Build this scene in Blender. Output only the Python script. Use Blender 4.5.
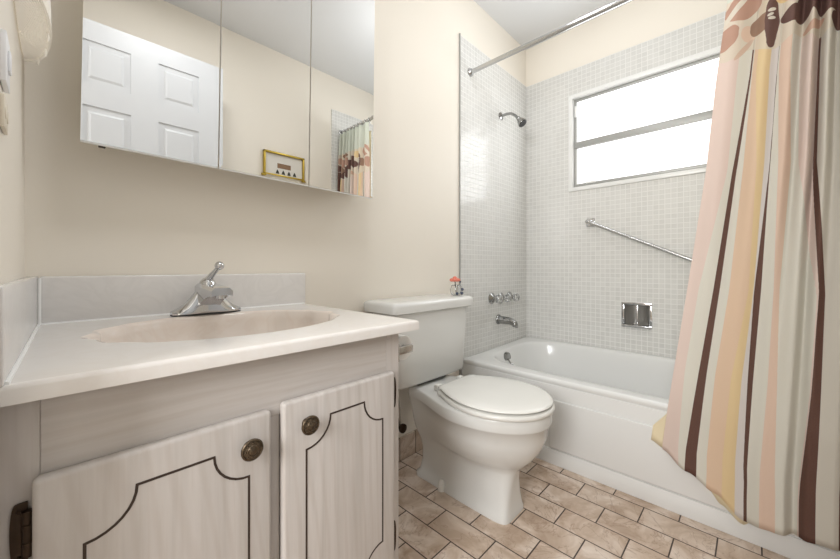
import bpy, bmesh, math, random
from mathutils import Vector, Matrix
PI = math.pi
sc = bpy.context.scene
for o in list(bpy.data.objects):
    bpy.data.objects.remove(o, do_unlink=True)
COL = sc.collection

# ------------------------------------------------------------------ camera
cd = bpy.data.cameras.new('camera')
cam = bpy.data.objects.new('camera', cd)
COL.objects.link(cam)
cam.location = (0.048, -1.161, 0.874)
cam.rotation_euler = (PI / 2, 0, math.radians(43.8 - 90))
cd.sensor_width = 36
cd.lens = 36 * 349 / 840
cd.shift_y = -12.5 / 840
cd.clip_start = 0.01
sc.camera = cam

# ------------------------------------------------------------------ exposure, world, lights
sc.view_settings.view_transform = 'Standard'
sc.view_settings.look = 'None'
sc.view_settings.exposure = 0.12
sc.view_settings.gamma = 1.0
sc.view_settings.use_curve_mapping = False
WINDOW_STRENGTH = 0.88
CEILING_FILL_WATTS = 4.6
HALL_FILL_WATTS = 40.0
DAY_WATTS = 4.5
wd = bpy.data.worlds.new('world')
sc.world = wd
wd.use_nodes = True
wd.node_tree.nodes['Background'].inputs[0].default_value = (0.75, 0.85, 1.0, 1)
wd.node_tree.nodes['Background'].inputs[1].default_value = 0.8


def area(name, loc, rot, size, sy, watts, color):
    l = bpy.data.lights.new(name, 'AREA')
    l.shape = 'RECTANGLE'
    l.size = size
    l.size_y = sy
    l.energy = watts
    l.color = color
    o = bpy.data.objects.new(name, l)
    COL.objects.link(o)
    o.location = loc
    o.rotation_euler = rot
    return o


# daylight entering at the window; ceiling and hall lights are unseen added fill
area('window_daylight', (2.300, -0.74, 1.665), (0, math.radians(92), 0), 0.56, 0.84, DAY_WATTS, (0.95, 0.98, 1.0))
pl = bpy.data.lights.new('ceiling_fill_light', 'POINT')
pl.energy = CEILING_FILL_WATTS
pl.shadow_soft_size = 0.10
pl.color = (0.96, 0.98, 1.0)
plo = bpy.data.objects.new('ceiling_fill_light', pl)
COL.objects.link(plo)
plo.location = (1.52, -0.60, 2.08)  # point fill out of frame, added to even out the room light
area('hall_fill_light', (-1.38, -1.22, 1.55), (0, math.radians(-80), math.radians(10)), 0.8, 0.7, HALL_FILL_WATTS, (0.98, 0.99, 1.0))  # unseen fill added beyond the doorway, brightens curtain and vanity


area('entry_fill_light', (0.46, -0.80, 2.365), (0, 0, 0), 0.30, 0.30, 5.5, (0.97, 0.985, 1.0))  # unseen flush fill, added to brighten counter and back wall


# ------------------------------------------------------------------ materials
def srgb(r, g, b):
    def f(c):
        c /= 255.0
        return c / 12.92 if c <= 0.04045 else ((c + 0.055) / 1.055) ** 2.4
    return (f(r), f(g), f(b), 1)


class NT:
    def __init__(s, name):
        s.m = bpy.data.materials.new(name)
        s.m.use_nodes = True
        s.t = s.m.node_tree
        s.b = s.t.nodes['Principled BSDF']

    def n(s, typ, **kw):
        x = s.t.nodes.new(typ)
        for k, v in kw.items():
            setattr(x, k, v)
        return x

    def l(s, a, b):
        s.t.links.new(a, b)

    def math(s, op, a, b=None, clamp=False):
        x = s.n('ShaderNodeMath', operation=op)
        x.use_clamp = clamp
        for i, v in enumerate((a, b)):
            if v is None:
                continue
            if isinstance(v, (int, float)):
                x.inputs[i].default_value = v
            else:
                s.l(v, x.inputs[i])
        return x.outputs[0]

    def mix(s, f, a, b):
        x = s.n('ShaderNodeMix', data_type='RGBA')
        for i, v in ((0, f), (6, a), (7, b)):
            if isinstance(v, (tuple, list, float, int)):
                x.inputs[i].default_value = v
            else:
                s.l(v, x.inputs[i])
        return x.outputs[2]

    def noise(s, co, scale, detail=3, rough=0.5, dist=0.0):
        x = s.n('ShaderNodeTexNoise')
        x.inputs['Scale'].default_value = scale
        x.inputs['Detail'].default_value = detail
        x.inputs['Roughness'].default_value = rough
        x.inputs['Distortion'].default_value = dist
        if co is not None:
            s.l(co, x.inputs['Vector'])
        return x

    def ramp(s, f, stops, interp='LINEAR'):
        x = s.n('ShaderNodeValToRGB')
        e = x.color_ramp
        e.interpolation = interp
        while len(e.elements) < len(stops):
            e.elements.new(0.5)
        for i, (p, c) in enumerate(stops):
            e.elements[i].position = p
            e.elements[i].color = c
        s.l(f, x.inputs[0])
        return x.outputs[0]

    def geo(s):
        return s.n('ShaderNodeNewGeometry').outputs['Position']

    def bump(s, h, strength, dist=0.002):
        x = s.n('ShaderNodeBump')
        x.inputs['Strength'].default_value = strength
        x.inputs['Distance'].default_value = dist
        s.l(h, x.inputs['Height'])
        s.l(x.outputs[0], s.b.inputs['Normal'])

    def p(s, **kw):
        for k, v in kw.items():
            s.b.inputs[k.replace('_', ' ')].default_value = v
        return s


def plain(name, col, rough=0.5, metal=0.0, var=0.03, scale=14.0, **kw):
    m = NT(name)
    m.p(Roughness=rough, Metallic=metal, **kw)
    co = m.n('ShaderNodeTexCoord').outputs['Object']
    nz = m.noise(co, scale)
    lo = tuple(c * (1 - var) for c in col[:3]) + (1,)
    hi = tuple(min(1, c * (1 + var)) for c in col[:3]) + (1,)
    m.l(m.mix(nz.outputs[0], lo, hi), m.b.inputs['Base Color'])
    return m.m


def wall_paint(name, col):
    m = NT(name)
    m.p(Roughness=0.55)
    co = m.geo()
    nz = m.noise(co, 2.0, 2)
    m.l(m.mix(nz.outputs[0], tuple(c * 0.985 for c in col[:3]) + (1,), col), m.b.inputs['Base Color'])
    m.bump(m.noise(co, 160, 2).outputs[0], 0.12, 0.001)
    return m.m


M = {}
M['paint'] = wall_paint('cream_wall_paint', srgb(239, 232, 220))
M['ceiling'] = wall_paint('white_ceiling_paint', srgb(222, 223, 224))
M['hall'] = wall_paint('hall_paint', srgb(235, 230, 220))
M['porcelain'] = plain('white_porcelain', srgb(226, 226, 223), 0.12, var=0.01, scale=4)
M['tub'] = plain('white_enamel', srgb(228, 228, 226), 0.16, var=0.01, scale=4)
M['seat'] = plain('white_seat_plastic', srgb(232, 231, 226), 0.22, var=0.01)
M['chrome'] = plain('chrome', srgb(205, 206, 208), 0.10, 1.0, var=0.02)
M['steel'] = plain('brushed_steel', srgb(196, 196, 196), 0.22, 1.0, var=0.04)
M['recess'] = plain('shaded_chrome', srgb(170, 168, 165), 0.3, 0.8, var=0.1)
M['fitting'] = plain('dark_chrome', srgb(158, 158, 157), 0.14, 1.0, var=0.05)  # chrome base darkened against the room's bright reflections
M['dark'] = plain('dark_rubber', srgb(32, 30, 30), 0.5)
M['whitepaint'] = plain('white_gloss_paint', srgb(236, 236, 234), 0.3, var=0.01)
M['doorpaint'] = plain('white_door_paint', srgb(216, 218, 221), 0.35, var=0.008)
M['alu'] = plain('grey_aluminium', srgb(168, 168, 165), 0.45, 0.3, var=0.05)
M['shadowgap'] = plain('window_gap_shade', srgb(120, 118, 114), 0.7)  # dark tone standing for shade in the window gap; on no object
M['bronze'] = plain('antique_bronze', srgb(92, 80, 66), 0.32, 0.85, var=0.35, scale=220)
M['hinge'] = plain('dark_bronze_hinge', srgb(66, 52, 40), 0.38, 0.7, var=0.3, scale=120)
M['groove'] = plain('dark_brown_inlay', srgb(58, 44, 36), 0.6)
M['gold'] = plain('gold_frame', srgb(186, 160, 70), 0.3, 0.8, var=0.1)
M['mat'] = plain('picture_mat', srgb(226, 222, 214), 0.7)
M['picbrown'] = plain('picture_brown', srgb(138, 108, 82), 0.7, var=0.2, scale=160)
M['picdark'] = plain('picture_dark', srgb(60, 60, 52), 0.7, var=0.3, scale=200)
M['paper'] = plain('white_paper', srgb(240, 238, 234), 0.85)
M['plastic'] = plain('white_switch_plastic', srgb(244, 244, 246), 0.35, var=0.01)
M['almond'] = plain('almond_plastic', srgb(226, 216, 198), 0.4, var=0.01)
M['liner'] = plain('cream_vinyl_liner', srgb(236, 222, 188), 0.35, var=0.03)
M['coral'] = plain('coral_petal', srgb(226, 128, 108), 0.5, var=0.2, scale=200)
M['leafblue'] = plain('dark_blue_bead', srgb(60, 70, 92), 0.35)
M['caulk'] = plain('white_caulk', srgb(240, 240, 238), 0.5)


def glass(name, col, rough, trans=1.0, ior=1.45):
    m = NT(name)
    m.p(Roughness=rough, IOR=ior)
    m.b.inputs['Transmission Weight'].default_value = trans
    m.b.inputs['Base Color'].default_value = col
    return m.m


M['glass'] = glass('clear_glass', (0.96, 0.97, 0.97, 1), 0.03)
M['acrylic'] = glass('clear_acrylic', (0.86, 0.87, 0.87, 1), 0.06, 0.85)


def mk_mirror():
    m = NT('mirror_silver')
    m.p(Metallic=1.0, Roughness=0.0)
    m.b.inputs['Base Color'].default_value = (0.90, 0.905, 0.90, 1)
    return m.m


M['mirror'] = mk_mirror()


def mk_frost():
    # frosted panes, lit by the sky outside
    m = NT('frosted_window_glass')
    co = m.geo()
    nz = m.noise(co, 3.0, 2)
    col = m.mix(nz.outputs[0], (0.93, 0.95, 0.97, 1), (1, 1, 1, 1))
    m.l(col, m.b.inputs['Base Color'])
    m.l(col, m.b.inputs['Emission Color'])
    m.p(Roughness=0.35)
    m.b.inputs['Emission Strength'].default_value = WINDOW_STRENGTH
    return m.m


M['frost'] = mk_frost()


def mk_shade():
    m = NT('ribbed_shade_glass')
    m.p(Roughness=0.18, IOR=1.4)
    m.b.inputs['Base Color'].default_value = srgb(246, 241, 231)
    m.b.inputs['Emission Color'].default_value = (1.0, 0.93, 0.82, 1)
    m.b.inputs['Emission Strength'].default_value = 0.10  # faint glow added to lighten the shade glass
    m.b.inputs['Transmission Weight'].default_value = 0.12
    m.b.inputs['Subsurface Weight'].default_value = 0.0
    return m.m


M['shade'] = mk_shade()


def mk_wood(name, axis):
    # whitewashed oak grain; axis = direction of the grain
    m = NT(name)
    co = m.geo()
    mp = m.n('ShaderNodeMapping')
    sv = {'z': (34, 34, 1.6), 'x': (1.6, 34, 34)}[axis]
    mp.inputs['Scale'].default_value = sv
    m.l(co, mp.inputs[0])
    n1 = m.noise(mp.outputs[0], 1.0, 4, 0.6, 0.7)
    mp2 = m.n('ShaderNodeMapping')
    mp2.inputs['Scale'].default_value = {'z': (190, 190, 7), 'x': (7, 190, 190)}[axis]
    m.l(co, mp2.inputs[0])
    n2 = m.noise(mp2.outputs[0], 1.0, 3, 0.6)
    wv = m.n('ShaderNodeTexWave', wave_type='RINGS', rings_direction='Y')
    mp3 = m.n('ShaderNodeMapping')
    mp3.inputs['Scale'].default_value = {'z': (5, 1, 0.8), 'x': (0.8, 1, 5)}[axis]
    mp3.inputs['Location'].default_value = (0.4, 0, 0.6)
    m.l(co, mp3.inputs[0])
    m.l(mp3.outputs[0], wv.inputs['Vector'])
    wv.inputs['Scale'].default_value = 3.0
    wv.inputs['Distortion'].default_value = 6.0
    wv.inputs['Detail'].default_value = 2.0
    c1 = m.ramp(n1.outputs[0], [(0.3, srgb(194, 188, 183)), (0.7, srgb(211, 205, 201))])
    c2 = m.mix(m.ramp(n2.outputs[0], [(0.52, (0, 0, 0, 1)), (0.78, (0.22, 0.22, 0.22, 1))]), c1, srgb(176, 162, 150))
    c3 = m.mix(m.ramp(wv.outputs[0], [(0.6, (0, 0, 0, 1)), (1.0, (0.14, 0.14, 0.14, 1))]), c2, srgb(168, 152, 140))
    m.l(c3, m.b.inputs['Base Color'])
    m.p(Roughness=0.42)
    m.bump(n2.outputs[0], 0.06, 0.001)
    return m.m


M['woodz'] = mk_wood('whitewashed_wood_upright', 'z')
M['woodx'] = mk_wood('whitewashed_wood_across', 'x')


def mk_marble(name, base, swirl):
    m = NT(name)
    co = m.geo()
    n = m.noise(co, 7.0, 4, 0.55, 2.5)
    c = m.ramp(n.outputs[0], [(0.42, base), (0.52, swirl), (0.6, base)])
    m.l(c, m.b.inputs['Base Color'])
    m.p(Roughness=0.13)
    return m.m


M['marble'] = mk_marble('cultured_marble', srgb(235, 231, 227), srgb(233, 228, 223))
M['marble_bowl'] = mk_marble('cultured_marble_bowl', srgb(232, 222, 213), srgb(229, 217, 207))  # pink of light bounced inside the bowl is put into the colour
M['marble_splash'] = mk_marble('cultured_marble_splash', srgb(228, 225, 222), srgb(224, 221, 218))


def mk_mosaic(name, axis):
    # one inch glossy mosaic with lighter grout; axis = the wall's normal
    m = NT(name)
    co = m.geo()
    sep = m.n('ShaderNodeSeparateXYZ')
    m.l(co, sep.inputs[0])
    cmb = m.n('ShaderNodeCombineXYZ')
    m.l(sep.outputs['X' if axis == 'y' else 'Y'], cmb.inputs[0])
    m.l(sep.outputs['Z'], cmb.inputs[1])
    br = m.n('ShaderNodeTexBrick')
    br.offset = 0.0
    br.squash = 1.0
    br.inputs['Scale'].default_value = 1.0
    br.inputs['Brick Width'].default_value = 0.027
    br.inputs['Row Height'].default_value = 0.027
    br.inputs['Mortar Size'].default_value = 0.0017
    br.inputs['Mortar Smooth'].default_value = 0.3
    br.inputs['Bias'].default_value = 0.0
    br.inputs['Color1'].default_value = srgb(213, 212, 208)
    br.inputs['Color2'].default_value = srgb(221, 220, 216)
    br.inputs['Mortar'].default_value = srgb(234, 233, 230)
    m.l(cmb.outputs[0], br.inputs['Vector'])
    m.l(br.outputs['Color'], m.b.inputs['Base Color'])
    m.l(m.math('MULTIPLY_ADD', br.outputs['Fac'], 0.5), m.b.inputs['Roughness'])
    m.t.nodes[-1].inputs[2].default_value = 0.16
    inv = m.math('SUBTRACT', 1.0, br.outputs['Fac'])
    m.bump(inv, 0.35, 0.0015)
    return m.m


M['mosaic_y'] = mk_mosaic('mosaic_tile_back', 'y')
M['mosaic_x'] = mk_mosaic('mosaic_tile_side', 'x')


def mk_floor(name, flat=True):
    m = NT(name)
    co = m.geo()
    sep = m.n('ShaderNodeSeparateXYZ')
    m.l(co, sep.inputs[0])
    cmb = m.n('ShaderNodeCombineXYZ')
    br = m.n('ShaderNodeTexBrick')
    if flat:
        m.l(m.math('ADD', sep.outputs['Y'], 0.667 + 0.102 + 20.4), cmb.inputs[0])
        m.l(m.math('ADD', sep.outputs['X'], -1.425 + 0.1015 * 30), cmb.inputs[1])
        br.offset = 0.5
        br.inputs['Brick Width'].default_value = 0.204
    else:
        m.l(m.math('ADD', sep.outputs['X'], 0.0), cmb.inputs[0])
        m.l(m.math('ADD', sep.outputs['Z'], 1.0), cmb.inputs[1])
        br.offset = 0.0
        br.inputs['Brick Width'].default_value = 0.1015
    br.offset_frequency = 2
    br.squash = 1.0
    br.inputs['Scale'].default_value = 1.0
    br.inputs['Row Height'].default_value = 0.1015 if flat else 1.0
    br.inputs['Mortar Size'].default_value = 0.0022
    br.inputs['Mortar Smooth'].default_value = 0.15
    br.inputs['Color1'].default_value = (0, 0, 0, 1)
    br.inputs['Color2'].default_value = (1, 1, 1, 1)
    br.inputs['Mortar'].default_value = (0.5, 0.5, 0.5, 1)
    m.l(cmb.outputs[0], br.inputs['Vector'])
    # shift the veining from tile to tile
    off = m.n('ShaderNodeVectorMath', operation='MULTIPLY_ADD')
    m.l(br.outputs['Color'], off.inputs[0])
    off.inputs[1].default_value = (3.1, 5.3, 2.0)
    m.l(co, off.inputs[2])
    n1 = m.noise(off.outputs[0], 9.0, 4, 0.6, 0.8)
    n2 = m.noise(off.outputs[0], 5.5, 5, 0.62, 1.6)
    n3 = m.noise(off.outputs[0], 90.0, 2, 0.6)
    base = m.ramp(n1.outputs[0], [(0.34, srgb(170, 145, 123)), (0.5, srgb(200, 179, 160)), (0.66, srgb(228, 214, 201))])
    tone = m.mix(m.math('MULTIPLY', br.outputs['Color'], 0.35), base, srgb(212, 194, 176))
    vein = m.ramp(n2.outputs[0], [(0.485, (0, 0, 0, 1)), (0.50, (0.55, 0.55, 0.55, 1)), (0.515, (0, 0, 0, 1))])
    c = m.mix(vein, tone, srgb(150, 122, 102))
    c = m.mix(m.math('MULTIPLY', n3.outputs[0], 0.18), c, srgb(176, 156, 140))
    fin = m.mix(br.outputs['Fac'], c, srgb(66, 50, 40))
    m.l(fin, m.b.inputs['Base Color'])
    m.p(Roughness=0.4)
    m.bump(m.math('SUBTRACT', 1.0, br.outputs['Fac']), 0.4, 0.0015)
    return m.m


M['floor'] = mk_floor('stone_look_floor_tile')
M['basetile'] = mk_floor('stone_look_base_tile', False)

PALE = srgb(236, 233, 222)
WHITE = srgb(236, 230, 226)
PEACH = srgb(240, 214, 194)
PINK = srgb(240, 222, 212)
YELLOW = srgb(243, 219, 172)
BROWN = srgb(104, 68, 56)
GREYB = srgb(228, 223, 212)
APRICOT = srgb(241, 214, 186)
STRIPES = [PINK, PALE, BROWN, PALE, APRICOT, YELLOW, WHITE, BROWN, PALE, PEACH, PALE, PINK, BROWN, GREYB,
           BROWN, PEACH, YELLOW, PALE, BROWN, PALE]
DKB = srgb(112, 78, 70)
TAN = srgb(170, 136, 114)
PNB = srgb(204, 164, 144)
PETALS = [  # (t, z, half width m, half height m, turn, colour)
    (0.110, 1.738, 0.050, 0.044, 0.5, PNB), (0.062, 1.728, 0.050, 0.010, 0.9, srgb(236, 228, 214)),
    (0.030, 1.644, 0.032, 0.042, -0.5, PNB), (0.165, 1.640, 0.018, 0.028, 0.4, srgb(238, 212, 190)),
    (0.150, 1.590, 0.008, 0.036, -0.6, srgb(226, 200, 180)),
    (0.240, 1.660, 0.026, 0.034, -0.5, TAN), (0.298, 1.655, 0.017, 0.082, 0.06, DKB),
    (0.292, 1.690, 0.010, 0.006, 0.0, srgb(236, 228, 214)), (0.287, 1.676, 0.008, 0.005, 0.3, srgb(236, 228, 214)),
    (0.296, 1.664, 0.009, 0.005, -0.2, srgb(236, 228, 214)),
    (0.425, 1.655, 0.030, 0.026, 0.5, DKB), (0.485, 1.675, 0.024, 0.055, -0.35, DKB),
    (0.590, 1.665, 0.036, 0.044, 0.6, DKB), (0.370, 1.730, 0.030, 0.026, 0.2, srgb(242, 216, 164)),
    (0.530, 1.600, 0.026, 0.012, 0.7, srgb(222, 186, 164)),
    (0.690, 1.700, 0.034, 0.030, 0.2, PNB), (0.720, 1.630, 0.030, 0.024, 0.9, DKB), (0.655, 1.600, 0.020, 0.032, 0.3, DKB),
    (0.790, 1.600, 0.026, 0.034, -0.4, DKB), (0.800, 1.690, 0.030, 0.032, 0.3, PNB), (0.860, 1.640, 0.024, 0.036, -0.2, TAN),
    (0.900, 1.720, 0.034, 0.026, 0.1, PNB), (0.930, 1.600, 0.028, 0.030, 0.6, DKB), (0.960, 1.660, 0.024, 0.030, -0.5, DKB),
    (0.880, 1.560, 0.018, 0.026, 0.2, TAN), (0.750, 1.750, 0.030, 0.020, 0.0, TAN)]
TW = 0.42


def mk_curtain():
    m = NT('striped_flower_curtain')
    ua = m.n('ShaderNodeUVMap', uv_map='stripes')
    ub = m.n('ShaderNodeUVMap', uv_map='flowers')
    sp = m.n('ShaderNodeSeparateXYZ')
    m.l(ua.outputs[0], sp.inputs[0])
    n = len(STRIPES)
    col = m.ramp(sp.outputs[0], [(i / n, c) for i, c in enumerate(STRIPES)], 'CONSTANT')
    sb = m.n('ShaderNodeSeparateXYZ')
    m.l(ub.outputs[0], sb.inputs[0])
    # pale ground behind the flowers in the upper band
    ground = m.math('GREATER_THAN', m.math('ADD', sb.outputs[1], m.math('MULTIPLY', m.math('SINE', m.math('MULTIPLY', sb.outputs[0], 60.0)), 0.012)), 0.175)
    col = m.mix(m.math('MULTIPLY', ground, 0.8), col, srgb(234, 224, 206))
    col = m.mix(m.math('GREATER_THAN', sb.outputs[1], 0.37), col, srgb(226, 230, 218))
    wob = m.noise(ub.outputs[0], 22.0, 1)
    for (t, z, rx, rz, a, c) in PETALS:
        mp = m.n('ShaderNodeMapping', vector_type='TEXTURE')
        mp.inputs['Location'].default_value = (t * TW, z - 1.4, 0)
        mp.inputs['Rotation'].default_value = (0, 0, a)
        mp.inputs['Scale'].default_value = (rx, rz, 1)
        m.l(ub.outputs[0], mp.inputs[0])
        ln = m.n('ShaderNodeVectorMath', operation='LENGTH')
        m.l(mp.outputs[0], ln.inputs[0])
        f = m.math('LESS_THAN', m.math('ADD', ln.outputs['Value'], m.math('MULTIPLY', wob.outputs[0], 0.5)), 1.25)
        col = m.mix(f, col, c)
    wv = m.noise(ub.outputs[0], 420.0, 2)
    col = m.mix(m.math('MULTIPLY', wv.outputs[0], 0.10), col, srgb(190, 180, 168))
    m.l(col, m.b.inputs['Base Color'])
    m.p(Roughness=0.75)
    tr = m.n('ShaderNodeBsdfTranslucent')
    m.l(col, tr.inputs[0])
    mx = m.n('ShaderNodeMixShader')
    mx.inputs[0].default_value = 0.28
    m.l(m.b.outputs[0], mx.inputs[1])
    m.l(tr.outputs[0], mx.inputs[2])
    m.l(mx.outputs[0], m.t.nodes['Material Output'].inputs['Surface'])
    return m.m


M['curtain'] = mk_curtain()


# ------------------------------------------------------------------ building helpers
def link_mesh(name, me, mat, parent=None):
    o = bpy.data.objects.new(name, me)
    COL.objects.link(o)
    if mat is not None:
        me.materials.append(mat)
    if parent is not None:
        base = world_loc(parent)
        me.transform(Matrix.Translation(-base))
        o.parent = parent
    return o


def world_loc(o):
    v = Vector((0, 0, 0))
    while o is not None:
        v += o.location
        o = o.parent
    return v


def ob(name, bm, mat, parent=None, smooth=40):
    me = bpy.data.meshes.new(name)
    bmesh.ops.recalc_face_normals(bm, faces=bm.faces[:])
    bm.to_mesh(me)
    bm.free()
    if smooth:
        me.shade_smooth()
        me.set_sharp_from_angle(angle=math.radians(smooth))
    return link_mesh(name, me, mat, parent)


def thing(name, label, cat, loc=(0, 0, 0), group=None):
    o = bpy.data.objects.new(name, None)
    COL.objects.link(o)
    o.location = loc
    o.empty_display_size = 0.05
    return tag(o, label, cat, group)


def tag(o, label, cat, group=None):
    o['label'] = label
    o['category'] = cat
    if group:
        o['group'] = group
    return o


def struct(o):
    o['kind'] = 'structure'
    return o


def B():
    return bmesh.new()


def box(bm, x0, x1, y0, y1, z0, z1, bev=0.0, seg=2):
    r = bmesh.ops.create_cube(bm, size=1)
    vs = r['verts']
    for v in vs:
        v.co = Vector(((x0 + x1) / 2 + v.co.x * (x1 - x0), (y0 + y1) / 2 + v.co.y * (y1 - y0), (z0 + z1) / 2 + v.co.z * (z1 - z0)))
    if bev:
        es = list({e for v in vs for e in v.link_edges})
        bmesh.ops.bevel(bm, geom=es, offset=bev, segments=seg, profile=0.5, affect='EDGES', clamp_overlap=True)
    return bm


def loft(bm, rings, cap0=True, cap1=True, closed=True):
    R = [[bm.verts.new(p) for p in r] for r in rings]
    n = len(R[0])
    for a, b in zip(R, R[1:]):
        for i in range(n if closed else n - 1):
            j = (i + 1) % n
            bm.faces.new((a[i], a[j], b[j], b[i]))
    if cap0:
        bm.faces.new(R[0][::-1])
    if cap1:
        bm.faces.new(R[-1])
    return bm


def frame_of(d):
    d = Vector(d).normalized()
    up = Vector((0, 0, 1)) if abs(d.z) < 0.95 else Vector((1, 0, 0))
    a = d.cross(up).normalized()
    return a, a.cross(d).normalized()


def lathe(bm, o, axis, prof, n=32):
    # prof: list of (distance along the axis, radius)
    o = Vector(o)
    ax = Vector(axis).normalized()
    a, b = frame_of(ax)
    rings = []
    for h, r in prof:
        r = max(r, 1e-5)
        rings.append([o + ax * h + a * (r * math.cos(2 * PI * k / n)) + b * (r * math.sin(2 * PI * k / n)) for k in range(n)])
    return loft(bm, rings)


def tube(bm, pts, r, n=16):
    pts = [Vector(p) for p in pts]
    rs = r if isinstance(r, (list, tuple)) else [r] * len(pts)
    rings = []
    a = None
    for i, p in enumerate(pts):
        d = (pts[min(i + 1, len(pts) - 1)] - pts[max(i - 1, 0)]).normalized()
        if a is None:
            a, b = frame_of(d)
        else:
            a = (a - d * a.dot(d)).normalized()
            b = a.cross(d).normalized()
        rings.append([p + a * (rs[i] * math.cos(2 * PI * k / n)) + b * (rs[i] * math.sin(2 * PI * k / n)) for k in range(n)])
    return loft(bm, rings)


def ball(bm, o, r, seg=20, sc_=(1, 1, 1)):
    q = bmesh.ops.create_uvsphere(bm, u_segments=seg, v_segments=seg // 2, radius=r)
    for v in q['verts']:
        v.co = Vector((v.co.x * sc_[0], v.co.y * sc_[1], v.co.z * sc_[2])) + Vector(o)
    return bm


def prism(bm, pts, axis, a, b):
    # closed polygon pts in the two other axes, extruded along axis from a to b
    def mk(p, h):
        return {'x': (h, p[0], p[1]), 'y': (p[0], h, p[1]), 'z': (p[0], p[1], h)}[axis]
    return loft(bm, [[mk(p, a) for p in pts], [mk(p, b) for p in pts]])


def interp(x, xs, ys):
    if x <= xs[0]:
        return ys[0]
    for i in range(1, len(xs)):
        if x <= xs[i]:
            f = (x - xs[i - 1]) / (xs[i] - xs[i - 1])
            return ys[i - 1] + f * (ys[i] - ys[i - 1])
    return ys[-1]


def smooth_interp(x, xs, ys):
    if x <= xs[0]:
        return ys[0]
    for i in range(1, len(xs)):
        if x <= xs[i]:
            f = (x - xs[i - 1]) / (xs[i] - xs[i - 1])
            f = f * f * (3 - 2 * f)
            return ys[i - 1] + f * (ys[i] - ys[i - 1])
    return ys[-1]


def copy_tree(o, parent=None):
    c = o.copy()
    COL.objects.link(c)
    c.parent = parent
    for ch in list(o.children):
        copy_tree(ch, c)
    return c


# ------------------------------------------------------------------ room shell
RX, RY, RZ = 2.336, -1.50, 2.40
TX, TZ = 1.570, 2.135          # tub front / tile edge, tile top
WY0, WY1, WZ0, WZ1 = -1.19, -0.30, 1.355, 1.968   # window opening

struct(ob('floor', box(B(), -1.6, RX + 0.1, RY - 0.1, 0.1, -0.08, 0.0), M['floor'], smooth=0))
struct(ob('ceiling', box(B(), -1.6, RX + 0.1, RY - 0.6, 0.1, RZ, RZ + 0.08), M['ceiling'], smooth=0))
struct(ob('wall_back', box(B(), -0.1, RX + 0.1, 0.0, 0.1, 0.0, RZ), M['paint'], smooth=0))
b = B()
SY0, SY1, SZ0, SZ1 = -0.740, -0.614, 0.542, 0.660      # pocket of the soap dish
box(b, RX, RX + 0.1, RY, 0.0, SZ1, WZ0)
box(b, RX, RX + 0.1, RY, 0.0, 0.0, SZ0)
box(b, RX, RX + 0.1, RY, SY0, SZ0, SZ1)
box(b, RX, RX + 0.1, SY1, 0.0, SZ0, SZ1)
box(b, RX, RX + 0.1, RY, 0.0, WZ1, RZ)
box(b, RX, RX + 0.1, WY1, 0.0, WZ0, WZ1)
box(b, RX, RX + 0.1, RY, WY0, WZ0, WZ1)
struct(ob('wall_right', b, M['paint'], smooth=0))
struct(ob('wall_front', box(B(), -0.1, RX + 0.1, RY - 0.1, RY, 0.0, RZ), M['paint'], smooth=0))
b = B()
box(b, -0.1, 0.0, -0.64, 0.0, 0.0, RZ)
box(b, -0.1, 0.0, RY, -1.36, 0.0, RZ)
box(b, -0.1, 0.0, -1.36, -0.64, 2.06, RZ)
struct(ob('wall_left', b, M['paint'], smooth=0))
# hall behind the doorway
b = B()
box(b, -1.6, -1.5, -2.2, 0.4, 0.0, RZ)
box(b, -1.5, -0.1, 0.3, 0.4, 0.0, RZ)
box(b, -1.5, -0.1, -2.2, -2.1, 0.0, RZ)
box(b, -0.1, 0.0, -2.2, RY - 0.1, 0.0, RZ)
struct(ob('wall_hall', b, M['hall'], smooth=0))
struct(ob('floor_hall', box(B(), -1.6, 0.0, -2.2, RY - 0.1, -0.08, 0.0), M['floor'], smooth=0))
# doorway casing on the hall side and jamb
b = B()
box(b, -0.115, 0.0, -0.64, -0.625, 0.0, 2.06, 0.002)
box(b, -0.115, 0.0, -1.375, -1.36, 0.0, 2.06, 0.002)
box(b, -0.115, 0.0, -1.375, -0.625, 2.06, 2.075, 0.002)
struct(ob('trim_1', b, M['whitepaint']))
# mosaic tile surround of the tub
b = box(B(), TX, RX, -0.007, 0.0, 0.0, TZ)
struct(ob('trim_2', b, M['mosaic_y'], smooth=0))
b = B()
TT = RX - 0.007
box(b, TT, RX, RY, 0.0, SZ1, WZ0)
box(b, TT, RX, RY, 0.0, 0.0, SZ0)
box(b, TT, RX, RY, SY0, SZ0, SZ1)
box(b, TT, RX, SY1, 0.0, SZ0, SZ1)
box(b, TT, RX, RY, 0.0, WZ1, TZ)
box(b, TT, RX, WY1, 0.0, WZ0, WZ1)
box(b, TT, RX, RY, WY0, WZ0, WZ1)
struct(ob('trim_3', b, M['mosaic_x'], smooth=0))
struct(ob('trim_4', box(B(), TX, RX, RY, RY + 0.007, 0.0, TZ), M['mosaic_y'], smooth=0))
# bullnose edge strips of the tile and the caulk in the corner
b = B()
box(b, TX - 0.006, TX, -0.009, 0.0, 0.0, TZ + 0.01, 0.002)
struct(ob('trim_5', b, M['alu']))
# base tiles
struct(ob('baseboard_back', box(B(), 0.0, TX, -0.011, 0.0, 0.0, 0.104, 0.002), M['basetile'], smooth=0))
struct(ob('baseboard_front', box(B(), 0.0, TX, RY, RY + 0.011, 0.0, 0.104, 0.002), M['basetile'], smooth=0))

# window: painted casing, metal sashes, two frosted awning panes
win = bpy.data.objects.new('window_1', None)
COL.objects.link(win)
win.location = (RX, (WY0 + WY1) / 2, WZ0)
struct(win)


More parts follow.
